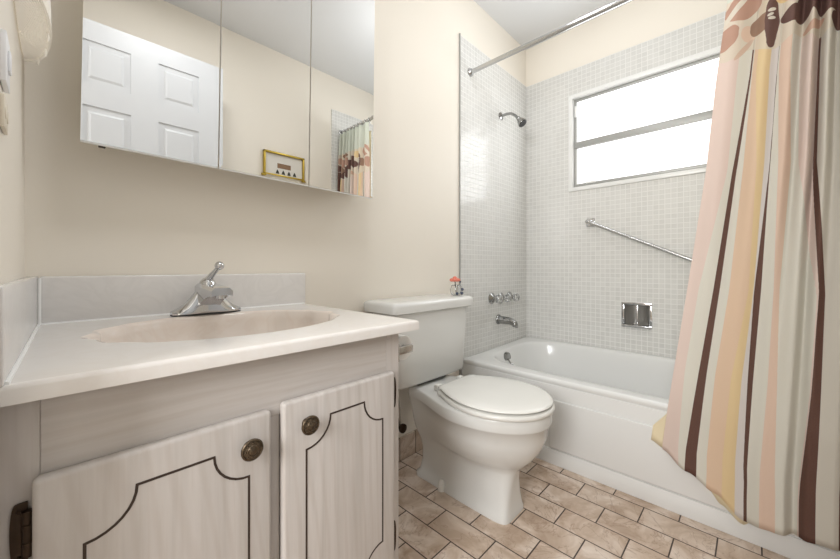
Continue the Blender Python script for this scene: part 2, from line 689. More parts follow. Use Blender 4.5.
def rect_frame(bm, x0, x1, y0, y1, z0, z1, w, bev=0.001):
    box(bm, x0, x1, y0, y1, z1 - w, z1, bev)
    box(bm, x0, x1, y0, y1, z0, z0 + w, bev)
    box(bm, x0, x1, y0, y0 + w, z0 + w, z1 - w, bev)
    box(bm, x0, x1, y1 - w, y1, z0 + w, z1 - w, bev)
    return bm


ob('window_casing', rect_frame(B(), RX - 0.016, RX + 0.05, WY0, WY1, WZ0, WZ1, 0.024), M['whitepaint'], win)
b = rect_frame(B(), RX + 0.012, RX + 0.05, WY0 + 0.024, WY1 - 0.024, WZ0 + 0.024, WZ1 - 0.024, 0.015)
box(b, RX + 0.005, RX + 0.04, WY0 + 0.03, WY1 - 0.03, WZ0 + 0.030, WZ0 + 0.046, 0.001)
ob('window_sash', b, M['alu'], win)
b = box(B(), RX + 0.004, RX + 0.034, WY0 + 0.03, WY1 - 0.03, 1.630, 1.668, 0.002)
ob('meeting_rail', b, M['alu'], win)
b = B()
box(b, RX + 0.004, RX + 0.014, WY1 - 0.040, WY1 - 0.030, 1.83, 1.90, 0.001)
box(b, RX + 0.000, RX + 0.012, WY1 - 0.16, WY1 - 0.10, WZ0 + 0.040, WZ0 + 0.052, 0.002)
ob('sash_latch', b, M['whitepaint'], win)
for nm, z0, z1 in (('pane', WZ0 + 0.036, 1.640), ('pane', 1.660, WZ1 - 0.030)):
    ob(nm, box(B(), RX + 0.024, RX + 0.029, WY0 + 0.03, WY1 - 0.030, z0, z1), M['frost'], win, 0)

# six panel door, opened flat in front of the wall behind the camera
dx0, dx1, dy0, dy1 = 0.012, 0.712, -1.335, -1.300
door = bpy.data.objects.new('door_1', None)
COL.objects.link(door)
door.location = (dx0, dy0, 0.0)
struct(door)
b = box(B(), dx0, dx1, dy0, dy1 - 0.006, 0.012, 2.03)
xs = [dx0, 0.124, 0.306, 0.418, 0.600, dx1]
zs = [0.012, 0.22, 0.83, 0.94, 1.63, 1.735, 1.935, 2.03]
for (x0, x1) in ((xs[0], xs[1]), (xs[2], xs[3]), (xs[4], xs[5])):
    box(b, x0, x1, dy1 - 0.008, dy1, 0.012, 2.03, 0.0)
for (z0, z1) in ((zs[0], zs[1]), (zs[2], zs[3]), (zs[4], zs[5]), (zs[6], zs[7])):
    for (x0, x1) in ((xs[1], xs[2]), (xs[3], xs[4])):
        box(b, x0, x1, dy1 - 0.008, dy1, z0, z1)
ob('door_leaf', b, M['doorpaint'], door, 0)
for (x0, x1) in ((xs[1], xs[2]), (xs[3], xs[4])):
    for (z0, z1) in ((zs[1], zs[2]), (zs[3], zs[4]), (zs[5], zs[6])):
        i, j, y0, y1 = 0.012, 0.036, dy1 - 0.012, dy1 - 0.001
        bb = B()
        loft(bb, [[(x0 + i, y0, z0 + i), (x1 - i, y0, z0 + i), (x1 - i, y0, z1 - i), (x0 + i, y0, z1 - i)],
                  [(x0 + j, y1, z0 + j), (x1 - j, y1, z0 + j), (x1 - j, y1, z1 - j), (x0 + j, y1, z1 - j)]])
        ob('door_panel', bb, M['doorpaint'], door, 0)
b = lathe(B(), (dx1 - 0.06, dy1, 0.95), (0, 1, 0), [(0, 0.030), (0.006, 0.030), (0.010, 0.012), (0.030, 0.012), (0.040, 0.026), (0.055, 0.026), (0.060, 0.0)])
ob('door_knob', b, M['steel'], door)

# ------------------------------------------------------------------ vanity cabinet
VX0, VX1 = 0.001, 0.608
VF = -0.554                      # face frame front
van = thing('vanity_cabinet', 'whitewashed oak vanity cabinet with two dark-lined doors under the white sink top', 'cabinet', (VX0, -0.3, 0.0))
b = B()
box(b, VX0, VX0 + 0.015, VF + 0.018, -0.013, 0.0, 0.7245)
box(b, VX1 - 0.015, VX1, VF + 0.018, -0.013, 0.0, 0.7245, 0.001)
box(b, VX0 + 0.015, VX1 - 0.015, VF + 0.06, -0.013, 0.105, 0.120)
box(b, VX0 + 0.015, VX1 - 0.015, VF + 0.055, VF + 0.070, 0.0, 0.105)
box(b, VX0 + 0.015, VX1 - 0.015, -0.025, -0.013, 0.12, 0.60)
ob('carcass', b, M['woodz'], van, 0)
b = B()
box(b, VX0, 0.035, VF, VF + 0.018, 0.09, 0.7245, 0.0008)
box(b, 0.296, 0.322, VF, VF + 0.018, 0.1902, 0.6138, 0.0008)
box(b, 0.570, VX1, VF, VF + 0.018, 0.09, 0.7245, 0.0008)
ob('face_stile', b, M['woodz'], van, 0)
b = B()
box(b, 0.0352, 0.5698, VF, VF + 0.018, 0.614, 0.7245, 0.0008)
ob('face_rail', b, M['woodx'], van, 0)
ob('bottom_rail', box(B(), 0.0352, 0.5698, VF, VF + 0.018, 0.09, 0.19, 0.0008), M['woodx'], van, 0)


def ribbon(bm, pts, w, y, th):
    # closed flat band with mitred corners around pts in the xz plane
    n = len(pts)
    ins, out = [], []
    for i in range(n):
        p0, p1, p2 = Vector(pts[i - 1]), Vector(pts[i]), Vector(pts[(i + 1) % n])
        d1 = (p1 - p0).normalized()
        d2 = (p2 - p1).normalized()
        n1 = Vector((-d1.y, d1.x))
        n2 = Vector((-d2.y, d2.x))
        m_ = (n1 + n2)
        m_ = m_ / max(0.35, m_.dot(n1)) if m_.length > 1e-6 else n1
        ins.append(p1 + m_ * (w / 2))
        out.append(p1 - m_ * (w / 2))
    rows = [[(p.x, y, p.y) for p in out], [(p.x, y - th, p.y) for p in out], [(p.x, y - th, p.y) for p in ins], [(p.x, y, p.y) for p in ins]]
    R = [[bm.verts.new(q) for q in r] for r in rows]
    for k in range(4):
        for i in range(n):
            j = (i + 1) % n
            bm.faces.new((R[k][i], R[k][j], R[(k + 1) % 4][j], R[(k + 1) % 4][i]))
    return bm


def notched(x0, x1, z0, z1, r):
    pts = []
    for (cx, cz, a0) in ((x0, z0, 90), (x1, z0, 180), (x1, z1, 270), (x0, z1, 0)):
        # concave arc round each corner, walked anticlockwise
        for k in range(9):
            a = math.radians(a0 - 90 * k / 8)
            pts.append((cx + r * math.cos(a), cz + r * math.sin(a)))
    return pts


def cabinet_door(x0, x1, z0, z1, kx, kz, hinge_x, side):
    db = box(B(), x0, x1, VF - 0.019, VF - 0.001, z0, z1, 0.0065, 4)
    d = ob('door', db, M['woodz'], van)
    ob('inlay_line', ribbon(B(), notched(x0 + 0.043, x1 - 0.037, z0 + 0.046, z1 - 0.045, 0.050), 0.0034, VF - 0.0186, 0.0009), M['groove'], d, 0)
    kb = B()
    lathe(kb, (kx, VF - 0.018, kz), (0, -1, 0), [(0, 0.008), (0.003, 0.0075), (0.006, 0.0055), (0.012, 0.006), (0.0145, 0.013), (0.0165, 0.0168), (0.0185, 0.0172),
                                                (0.0200, 0.0165), (0.0208, 0.0148), (0.0200, 0.0138), (0.0206, 0.0120), (0.0225, 0.0085), (0.0232, 0.0080), (0.0226, 0.0068),
                                                (0.0240, 0.0050), (0.0250, 0.0025), (0.0253, 0.0)], 36)
    for k in range(8):
        a = 2 * PI * k / 8
        ball(kb, (kx + 0.0112 * math.cos(a), VF - 0.0382, kz + 0.0112 * math.sin(a)), 0.0026, 8)
    ob('knob', kb, M['bronze'], d)
    for hz in (z1 - 0.054 - (0.009 if side < 0 else 0.0), z0 + 0.072):
        hb = B()
        h, w = 0.035, 0.014
        cx = hinge_x + side * w * 0.5
        prof = [(h * math.sin(math.radians(q_)), (0.08 + 0.92 * max(0.0, math.cos(math.radians(q_))) ** 0.55)) for q_ in range(-90, 91, 12)]
        pts = [(cx + side * w * 0.5 * q, hz + p) for p, q in prof] + [(cx - side * w * 0.5, hz + p) for p, q in prof[::-1]]
        prism(hb, pts, 'y', VF - 0.0005, VF - 0.003)
        tube(hb, [(hinge_x, VF - 0.006, hz + q) for q in (-0.026, 0.026)], 0.0048, 12)
        for q in (-0.010, 0.010):
            tube(hb, [(hinge_x, VF - 0.007, hz + q - 0.001), (hinge_x, VF - 0.007, hz + q + 0.001)], 0.0048, 12)
        for q in (-0.026, 0.026):
            ball(hb, (cx, VF - 0.003, hz + q), 0.0022, 8)
        ob('hinge', hb, M['hinge'], d)
    return d


cabinet_door(0.029, 0.300, 0.178, 0.632, 0.262, 0.586, 0.0255, -1)
cabinet_door(0.320, 0.580, 0.178, 0.637, 0.362, 0.592, 0.5835, 1)

# ------------------------------------------------------------------ sink top with moulded basin
CX0, CX1, CY0, CY1, CZ = 0.001, 0.648, -0.583, -0.002, 0.747
top = thing('sink_countertop', 'glossy white marble sink top with moulded oval basin on the vanity', 'sink', (0.325, -0.29, 0.72))
bcx, bcy, ba, bb_ = 0.335, -0.287, 0.240, 0.182
N = 128
corner = [math.atan2((y - bcy), (x - bcx)) for x in (CX0, CX1) for y in (CY0, CY1)]
angs = sorted([2 * PI * k / N - PI for k in range(N)] + corner)


def rect_pt(a, m=0.0):
    c, s = math.cos(a), math.sin(a)
    t = 1e9
    for e, d in ((CX1 - m - bcx, c), (CX0 + m - bcx, c), (CY1 - m - bcy, s), (CY0 + m - bcy, s)):
        if abs(d) > 1e-9 and e / d > 0:
            t = min(t, e / d)
    return (bcx + t * c, bcy + t * s)


def basin_pt(a, f, grow=0.0):
    # oval with soft scallops at both ends; f = share of the full outline
    c, s = math.cos(a), math.sin(a)
    r = 1.0 / math.sqrt((c / (ba + grow)) ** 2 + (s / (bb_ + grow)) ** 2)
    end = max(0.0, abs(c) - 0.55) / 0.45
    r *= 1.0 + 0.022 * end * math.cos(a * 18) * (0.3 + 0.7 * f)
    return (bcx + r * f * c, bcy + r * f * s)


rings = []
for m, z in ((0.0, CZ - 0.022), (0.0, CZ - 0.006), (0.0008, CZ - 0.003), (0.0025, CZ - 0.0008), (0.005, CZ), (0.009, CZ), (0.0115, CZ)):
    rings.append([rect_pt(a, m) + (z,) for a in angs])
for g in (0.05, 0.02, 0.012):
    row = []
    for a in angs:
        p = Vector(basin_pt(a, 1.0, g))
        q = Vector(rect_pt(a, 0.012))
        o_ = Vector((bcx, bcy))
        if (p - o_).length > (q - o_).length:
            p = q
        row.append((p.x, p.y, CZ))
    rings.append(row)
ob('counter_slab', loft(B(), rings, False, False), M['marble'], top, 30)
rings = [[basin_pt(a, 1.0, 0.012) + (CZ,) for a in angs], [basin_pt(a, 1.0, 0.006) + (CZ - 0.0015,) for a in angs], [basin_pt(a, 1.0, 0.0) + (CZ - 0.006,) for a in angs]]
for k in range(1, 15):
    f = 1 - k / 15.0
    rings.append([basin_pt(a, 0.10 + 0.90 * math.sin(f * PI / 2) ** 0.8) + (CZ - 0.006 - 0.125 * (1 - f ** 2.2),) for a in angs])
ob('basin', loft(B(), rings, False, True), M['marble_bowl'], top, 60)
ob('drain_ring', lathe(B(), (bcx, bcy, CZ - 0.133), (0, 0, 1), [(0, 0.022), (0.004, 0.022), (0.005, 0.018), (0.003, 0.014), (0.003, 0.0)]), M['chrome'], top)
ob('backsplash', box(B(), 0.022, 0.655, -0.023, -0.001, CZ - 0.001, 0.853, 0.005, 3), M['marble_splash'], top)
b = box(B(), 0.0008, 0.0205, -0.583, -0.001, CZ - 0.001, 0.853, 0.002, 3)
for v in b.verts:
    if v.co.x > 0.010:
        v.co.x -= 0.0112 * (-v.co.y / 0.583)
ob('side_splash', b, M['marble_splash'], top)
b = tube(B(), [(0.0225, -0.0245, CZ), (0.0225, -0.0245, 0.850)], 0.003, 8)
tube(b, [(0.0215, -0.02, CZ), (0.0102, -0.578, CZ)], 0.003, 8)
tube(b, [(0.022, -0.0235, CZ), (0.65, -0.0235, CZ)], 0.003, 8)
ob('caulk_bead', b, M['caulk'], top)

# ------------------------------------------------------------------ sink faucet
fx, fy, fz = 0.335, -0.077, CZ + 0.0005
fau = thing('sink_faucet', 'chrome single-lever faucet on the white sink top', 'faucet', (fx, fy, fz))


def rrect(cx, cy, hx, hy, z, n=24, e=4.0):
    pts = []
    for k in range(n):
        a = 2 * PI * k / n
        c, s = math.cos(a), math.sin(a)
        pts.append((cx + hx * math.copysign(abs(c) ** (2 / e), c), cy + hy * math.copysign(abs(s) ** (2 / e), s), z))
    return pts


ob('base_gasket', loft(B(), [rrect(fx, fy, 0.083, 0.028, fz, 40), rrect(fx, fy, 0.083, 0.028, fz + 0.003, 40)]), M['dark'], fau)
# body: swept saddle, highest in the middle
st = []
for k in range(33):
    u = -1 + 2 * k / 32
    x = fx + 0.082 * u
    h = 0.006 + 0.066 * math.exp(-(abs(u) / 0.56) ** 2.0) + 0.006 * (1 - abs(u))
    w = 0.026 * (1 - 0.35 * abs(u) ** 6) - 0.006 * math.exp(-(u / 0.4) ** 2)
    wt = 0.6 * w
    z0 = fz + 0.003
    prof = [(-w, 0), (-w, 0.004), (-w * 0.92, 0.35 * h), (-wt, 0.85 * h), (-wt * 0.6, h), (wt * 0.6, h), (wt, 0.85 * h), (w * 0.92, 0.35 * h), (w, 0.004), (w, 0)]
    st.append([(x, fy + p[0], z0 + p[1]) for p in prof])
ob('body', loft(B(), st), M['chrome'], fau, 50)
st = []
for k in range(13):
    f = k / 12.0
    y = fy + 0.012 - 0.138 * f
    zt = fz + 0.082 - 0.004 * f - 0.004 * f * f
    hgt = 0.060 * (1 - f) ** 1.7 + 0.021
    hw = 0.027 - 0.003 * f
    st.append([(fx - hw, y, zt - hgt), (fx - hw, y, zt - 0.008), (fx - hw * 0.72, y, zt), (fx + hw * 0.72, y, zt), (fx + hw, y, zt - 0.008), (fx + hw, y, zt - hgt),
               (fx + hw * 0.5, y, zt - hgt + 0.003), (fx - hw * 0.5, y, zt - hgt + 0.003)])
b = loft(B(), st)
ob('spout', b, M['chrome'], fau, 35)
ob('aerator', lathe(B(), (fx, fy - 0.108, fz + 0.056), (0, 0, -1), [(0, 0.010), (0.010, 0.010), (0.010, 0.0)]), M['steel'], fau)
b = lathe(B(), (fx, fy - 0.004, fz + 0.070), (0, 0, 1), [(0, 0.020), (0.010, 0.0205), (0.018, 0.018), (0.026, 0.011), (0.029, 0.0)])
tube(b, [(fx, fy - 0.004, fz + 0.088), (fx + 0.004, fy - 0.022, fz + 0.103), (fx + 0.010, fy - 0.042, fz + 0.118), (fx + 0.013, fy - 0.053, fz + 0.127)], [0.011, 0.0075, 0.006, 0.006], 16)
ball(b, (fx + 0.014, fy - 0.056, fz + 0.130), 0.0115)
ob('lever_handle', b, M['chrome'], fau)

# ------------------------------------------------------------------ mirrored medicine cabinet
MX0, MX1, MZ0, MZ1, MY = 0.084, 0.882, 1.1425, 1.90, -0.110
med = thing('medicine_cabinet', 'three-door mirrored medicine cabinet on the cream wall above the sink', 'mirror cabinet', ((MX0 + MX1) / 2, 0.0, MZ0))
ob('cabinet_box', box(B(), MX0 + 0.006, MX1 - 0.006, MY + 0.008, -0.001, MZ0 + 0.034, MZ1, 0.001), M['paint'], med, 0)
for (x0, x1) in ((MX0, 0.3515), (0.3550, 0.6175), (0.6215, MX1)):
    bv = 0.010
    y0, y1 = MY + 0.00004, MY
    db = loft(B(), [[(x0, MY + 0.007, MZ0), (x1, MY + 0.007, MZ0), (x1, MY + 0.007, MZ1), (x0, MY + 0.007, MZ1)],
                    [(x0, y0, MZ0), (x1, y0, MZ0), (x1, y0, MZ1), (x0, y0, MZ1)],
                    [(x0 + bv, y1, MZ0 + bv), (x1 - bv, y1, MZ0 + bv), (x1 - bv, y1, MZ1 - bv), (x0 + bv, y1, MZ1 - bv)]])
    dr = ob('mirror_door', db, M['mirror'], med, 0)
    ob('door_trim', box(B(), x0, x1, MY + 0.0005, MY + 0.0075, MZ0 - 0.003, MZ0 - 0.0002, 0.0005), M['whitepaint'], dr, 0)
ob('door_catch', box(B(), MX0 + 0.03, MX0 + 0.042, MY + 0.0075, MY + 0.022, MZ0 - 0.004, MZ0 + 0.040, 0.001), M['hinge'], med)
med.rotation_euler = (0, math.radians(0.9), 0)

# ------------------------------------------------------------------ wall sconce with ribbed glass shade (left wall)
sy, sz = -0.21, 1.305
sco = thing('wall_sconce', 'ribbed glass bell wall lamp high on the left wall', 'wall lamp', (0.0, sy, sz))
ob('backplate', box(B(), 0.0005, 0.010, sy - 0.045, sy + 0.045, sz + 0.13, sz + 0.30, 0.004), M['steel'], sco)
rings = []
K = 60
for k in range(K + 1):
    f = k / K
    z = sz + 0.005 + 0.215 * f
    rx = 0.0405 * (1 - 0.10 * f - 0.62 * f ** 3)
    ry = 0.165 * (1 - 0.10 * f - 0.62 * f ** 3)
    rb = 0.0006 * math.cos(2 * PI * k / 2.0)
    row = []
    for j in range(25):
        a = PI * j / 24
        row.append((0.0015 + (rx + rb) * math.sin(a), sy + (ry + rb) * math.cos(a), z))
    for j in range(25):
        a = PI * (1 - j / 24)
        row.append((0.0010 + max(0.0, (rx - 0.0025)) * math.sin(a), sy + (ry - 0.0025) * math.cos(a), z))
    rings.append(row)
ob('shade', loft(B(), rings), M['shade'], sco, 30)
db = B()
dr_ = []
for k in range(41):
    q = 1 - 0.95 * k / 40
    dr_.append([(0.0016 + 0.0372 * q * math.sin(PI * j / 24), sy + 0.161 * q * math.cos(PI * j / 24), sz + 0.010 - 0.020 * (1 - q * q) + 0.0012 * math.cos(PI * k)) for j in range(25)])
dr_.append([(0.0016 + 0.0372 * math.sin(PI * j / 24), sy + 0.161 * math.cos(PI * j / 24), sz + 0.020) for j in range(25)])
loft(db, dr_[::-1])
ob('added_diffuser', db, M['shade'], sco, 30)  # added to cover the shade's dark inside with light glass
for j, a in enumerate((35, 62, 90)):
    a = math.radians(a)
    px_, py_ = 0.0015 + 0.036 * math.sin(a), sy + 0.155 * math.cos(a)
    cb = lathe(B(), (px_, py_, sz + 0.006), (0, 0, -1), [(0, 0.0015), (0.003, 0.002), (0.009, 0.003), (0.014, 0.002), (0.017, 0.0)], 6)
    ob('crystal_drop', cb, M['shade'], sco, 0)
b = box(B(), 0.002, 0.008, sy - 0.12, sy + 0.08, sz + 0.004, sz + 0.010, 0.001)
ob('shade_clip', b, M['steel'], sco)

# switch and outlet plates on the left wall, side by side with the doorway
sw = thing('switch_plate', 'white light switch plate on the left wall under the glass wall lamp', 'light switch', (0.0, -0.476, 1.133))
ob('plate', box(B(), 0.0005, 0.006, -0.500, -0.452, 1.102, 1.164, 0.001), M['plastic'], sw)
ob('rocker', box(B(), 0.006, 0.0085, -0.484, -0.468, 1.120, 1.146, 0.0008), M['plastic'], sw)
ot = thing('outlet_plate', 'almond outlet plate on the left wall below the white switch', 'outlet', (0.0, -0.478, 1.066))
ob('plate', box(B(), 0.0005, 0.0045, -0.500, -0.455, 1.046, 1.086, 0.001), M['almond'], ot)
for y in (-0.489, -0.467):
    ob('socket', lathe(B(), (0.0045, y, 1.066), (1, 0, 0), [(0, 0.008), (0.001, 0.0075), (0.001, 0.0)]), M['almond'], ot)

# ------------------------------------------------------------------ toilet
tcx = 1.165
toi = thing('toilet', 'white two-piece toilet with closed lid between vanity and tub', 'toilet', (tcx, -0.35, 0.0))


def outline(yf, ym, yb, w, wb, z, n=2.0, nf=28, nb=12, convex=False):
    right = []
    for k in range(nf + 1):
        a = PI / 2 * k / nf
        c, s = math.cos(a), math.sin(a)
        right.append((w * (abs(s) ** (2 / n)), ym + (yf - ym) * (abs(c) ** (2 / n))))
    rr = min(0.03, wb * 0.5)
    for k in range(1, nb + 1):
        f = k / nb
        g = 1 - math.cos(f * PI / 2) ** 0.9 if convex else f * f * (3 - 2 * f)
        right.append((w + (wb - w) * g, ym + (yb + rr - 2 * rr - ym) * f))
    ce = (wb - rr, yb - rr)
    for k in range(1, 7):
        a = PI / 2 * k / 6
        right.append((ce[0] + rr * math.cos(a), ce[1] + rr * math.sin(a)))
    pts = [(tcx + x, y, z) for x, y in right]
    pts += [(tcx - x, y, z) for x, y in right[::-1][:-1]][0:]
    # drop the doubled front point
    return pts


secs = [  # z, yf, ym, yb, w, wb, n
    (0.000, -0.558, -0.40, -0.120, 0.077, 0.070, 7.0),
    (0.012, -0.558, -0.40, -0.120, 0.077, 0.070, 7.0),
    (0.022, -0.555, -0.40, -0.130, 0.072, 0.058, 7.0),
    (0.070, -0.553, -0.39, -0.140, 0.064, 0.050, 5.5),
    (0.120, -0.555, -0.38, -0.140, 0.062, 0.052, 4.0),
    (0.155, -0.562, -0.38, -0.135, 0.066, 0.060, 3.0),
    (0.172, -0.572, -0.39, -0.130, 0.078, 0.066, 2.4),
    (0.190, -0.592, -0.40, -0.125, 0.104, 0.072, 2.15),
    (0.215, -0.616, -0.41, -0.120, 0.127, 0.080, 2.0),
    (0.250, -0.640, -0.42, -0.120, 0.147, 0.090, 2.0),
    (0.295, -0.659, -0.42, -0.120, 0.166, 0.100, 2.0),
    (0.338, -0.664, -0.42, -0.115, 0.173, 0.108, 2.0),
    (0.342, -0.671, -0.42, -0.115, 0.180, 0.110, 2.0),
    (0.348, -0.673, -0.42, -0.115, 0.182, 0.112, 2.0),
    (0.380, -0.673, -0.42, -0.115, 0.182, 0.112, 2.0),
    (0.386, -0.669, -0.42, -0.119, 0.178, 0.108, 2.0)]
b = loft(B(), [outline(yf, ym, yb, w, wb, z, n) for (z, yf, ym, yb, w, wb, n) in secs])
ob('bowl', b, M['porcelain'], toi, 70)


def egg(yf, ym, yb, w, wb, zs):
    bm = B()
    loft(bm, [outline(yf - g, ym, yb + g, w + g, wb + g, z - 0.002, convex=True) for z, g in zs])
    return bm


st_ = ob('seat', egg(-0.681, -0.48, -0.278, 0.178, 0.120, [(0.389, -0.006), (0.391, -0.001), (0.397, 0.0), (0.403, -0.001), (0.406, -0.006)]), M['seat'], toi, 60)
ld = ob('seat_lid', egg(-0.676, -0.48, -0.282, 0.174, 0.115, [(0.4115, -0.010), (0.4125, -0.003), (0.4155, 0.0), (0.4195, -0.003), (0.4220, -0.012), (0.4240, -0.05), (0.4250, -0.10)]), M['seat'], toi, 60)
for s in (-1, 1):
    ob('lid_hinge', box(B(), tcx + s * 0.070 - 0.016, tcx + s * 0.070 + 0.016, -0.268, -0.246, 0.386, 0.412, 0.006, 3), M['seat'], toi)
# tank
tk = B()
rings = []
for z, hx, yf in ((0.396, 0.180, -0.168), (0.400, 0.192, -0.182), (0.412, 0.199, -0.190), (0.56, 0.209, -0.194), (0.690, 0.219, -0.198), (0.696, 0.219, -0.198)):
    hy = (-0.018 - yf) / 2
    rings.append(rrect(tcx - 0.002, yf + hy, hx + 0.008, hy, z, 96, 9.0))
loft(tk, rings)
ob('tank', tk, M['porcelain'], toi, 50)
lb = B()
rings = []
for z, g in ((0.694, -0.006), (0.697, 0.0), (0.722, 0.002), (0.731, 0.0), (0.736, -0.005), (0.739, -0.014), (0.740, -0.03)):
    rings.append(rrect(tcx - 0.008, -0.112, 0.251 + g, 0.102 + g, z, 96, 13.0))
loft(lb, rings)
ob('tank_lid', lb, M['porcelain'], toi, 50)
ob('tank_gasket', box(B(), tcx - 0.09, tcx + 0.09, -0.165, -0.125, 0.386, 0.3965, 0.004), M['dark'], toi)
for s in (-1, 1):
    ob('bolt_cap', lathe(B(), (tcx + s * 0.070, -0.275, 0.0), (0, 0, 1), [(0, 0.016), (0.022, 0.015), (0.034, 0.012), (0.040, 0.006), (0.041, 0.0)]), M['seat'], toi)

# supply valve on the wall behind the vanity's end
val = thing('shutoff_valve', 'dark bronze shutoff valve low on the wall behind the toilet', 'valve', (1.11, 0.0, 0.165))
ob('escutcheon', lathe(B(), (1.098, 0.0, 0.168), (0, -1, 0), [(0.0005, 0.030), (0.004, 0.028), (0.009, 0.012), (0.009, 0.0)]), M['hinge'], val)
b = tube(B(), [(1.098, -0.008, 0.168), (1.098, -0.045, 0.168)], 0.008)
lathe(b, (1.098, -0.035, 0.168), (0, -1, 0), [(0, 0.012), (0.01, 0.020), (0.02, 0.020), (0.025, 0.010), (0.025, 0)], 12)
ob('valve_body', b, M['hinge'], val)
ob('supply_tube', tube(B(), [(1.098, -0.030, 0.172), (1.092, -0.035, 0.25), (1.065, -0.05, 0.33), (1.055, -0.075, 0.392)], 0.004, 10), M['steel'], val)

# toilet paper holder on the vanity's side
tph = thing('toilet_paper_holder', 'chrome toilet paper holder on the side of the vanity', 'paper holder', (VX1, -0.46, 0.64))
for y in (-0.536, -0.400):
    b = box(B(), VX1 + 0.0005, VX1 + 0.006, y - 0.016, y + 0.016, 0.648, 0.692, 0.002)
    box(b, VX1 + 0.004, VX1 + 0.062, y - 0.006, y + 0.006, 0.660, 0.680, 0.003)
    ob('post', b, M['steel'], tph)
ob('roller', tube(B(), [(VX1 + 0.046, -0.530, 0.670), (VX1 + 0.046, -0.406, 0.670)], 0.006, 14), M['steel'], tph)
rp = B()
rg = []
for (y, r) in ((-0.521, 0.0085), (-0.523, 0.0300), (-0.521, 0.0310), (-0.415, 0.0310), (-0.413, 0.0300), (-0.415, 0.0085)):
    rg.append([(VX1 + 0.046 + r * math.cos(2 * PI * k / 40), y, 0.670 + r * math.sin(2 * PI * k / 40)) for k in range(40)])
rg.append(rg[0])
loft(rp, rg, False, False)
tag(ob('toilet_paper_roll', rp, M['paper']), 'white toilet paper roll mostly hidden by the vanity corner', 'toilet paper')

# little glass ornament with a coral flower on the tank lid
gx, gy, gz = 1.366, -0.135, 0.7405
orn = thing('flower_ornament', 'tiny clear glass ornament with a coral pink flower on the tank lid', 'ornament', (gx, gy, gz))
ob('glass_cup', lathe(B(), (gx, gy, gz), (0, 0, 1), [(0, 0.014), (0.002, 0.017), (0.018, 0.019), (0.030, 0.015), (0.032, 0.013), (0.030, 0.012), (0.018, 0.016), (0.004, 0.013), (0.004, 0)], 24), M['glass'], orn)
b = B()
for k in range(7):
    a = 2 * PI * k / 7
    ball(b, (gx - 0.006 + 0.010 * math.cos(a), gy + 0.010 * math.sin(a), gz + 0.048), 0.008, 10, (1, 1, 0.7))
ball(b, (gx - 0.006, gy, gz + 0.052), 0.008, 10)
ob('flower_head', b, M['coral'], orn)
ob('flower_stem', tube(B(), [(gx, gy, gz + 0.006), (gx - 0.003, gy, gz + 0.03), (gx - 0.006, gy, gz + 0.046)], 0.0014, 8), M['picdark'], orn)
for k, (dx, dy, dz, r) in enumerate(((0.014, -0.014, 0.018, 0.005), (0.017, -0.010, 0.006, 0.005), (-0.014, -0.015, 0.006, 0.005), (0.016, -0.004, 0.042, 0.0035), (0.006, -0.018, 0.005, 0.004))):
    ob('bead', ball(B(), (gx + dx, gy + dy, gz + dz), r, 10), M['leafblue'], orn)
for ch in orn.children:
    ch.data.transform(Matrix.Scale(1.5, 4))

# ------------------------------------------------------------------ bathtub
tub = thing('bathtub', 'white enamel bathtub with raised apron panel along the tiled wall', 'bathtub', ((TX + RX) / 2, -0.75, 0.0))
bx0, bx1, by0, by1 = TX + 0.004, RX - 0.008, RY + 0.009, -0.009
ZR = 0.377
ccx, ccy = (bx0 + bx1) / 2 + 0.012, (by0 + by1) / 2 + 0.010
hx_, hy_ = (bx1 - bx0) / 2 - 0.066, (by1 - by0) / 2 - 0.085
N = 160
cor = [math.atan2(y - ccy, x - ccx) for x in (bx0, bx1) for y in (by0, by1)]
angs = sorted([2 * PI * k / N - PI for k in range(N)] + cor)


def trect(a, m=0.0):
    c, s = math.cos(a), math.sin(a)
    t = 1e9
    for e, d in ((bx1 - m - ccx, c), (bx0 + m - ccx, c), (by1 - m - ccy, s), (by0 + m - ccy, s)):
        if abs(d) > 1e-9 and e / d > 0:
            t = min(t, e / d)
    return (ccx + t * c, ccy + t * s)


def tin(a, sx, sy_, e=4.5, dy=0.0):
    c, s = math.cos(a), math.sin(a)
    r = 1.0 / ((abs(c / sx) ** e + abs(s / sy_) ** e) ** (1 / e))
    return (ccx + r * c, ccy + dy + r * s)


def rimz(p):
    # rim rises gently towards the tiled wall
    return ZR + 0.014 * max(0.0, min(1.0, (p[0] - bx0 - 0.2) / 0.5))


rings = []
for m, dz in ((0.006, -0.30), (0.006, -0.030), (0.001, -0.020), (0.0, -0.012), (0.002, -0.005), (0.008, -0.0005), (0.014, 0.0)):
    rings.append([(lambda p: (p[0], p[1], rimz(p) + dz))(trect(a, m)) for a in angs])
for g, dz in ((0.014, 0.0), (0.006, -0.002), (0.0, -0.008), (-0.004, -0.018)):
    rings.append([(lambda p: (p[0], p[1], rimz(p) + dz))(tin(a, hx_ + g, hy_ + g)) for a in angs])
for f, z in ((0.955, 0.30), (0.93, 0.22), (0.90, 0.14), (0.86, 0.085), (0.78, 0.058), (0.55, 0.050), (0.2, 0.048)):
    rings.append([tin(a, hx_ * f, hy_ * f - 0.02 * (1 - f)) + (z,) for a in angs])
ob('tub_shell', loft(B(), rings, False, True), M['tub'], tub, 60)
ob('apron', box(B(), TX + 0.004, TX + 0.02, by0, by1, 0.0, 0.35, 0.001), M['tub'], tub)
b = box(B(), TX - 0.005, TX + 0.006, by0 + 0.05, -0.502, 0.074, 0.288, 0.005, 3)
ob('apron_panel', b, M['tub'], tub)
b = box(B(), TX - 0.0005, TX + 0.006, by0, by1, 0.0, 0.068, 0.002)
ob('apron_toe', b, M['tub'], tub)
ocx, oy = 1.905, ccy + hy_ - 0.012
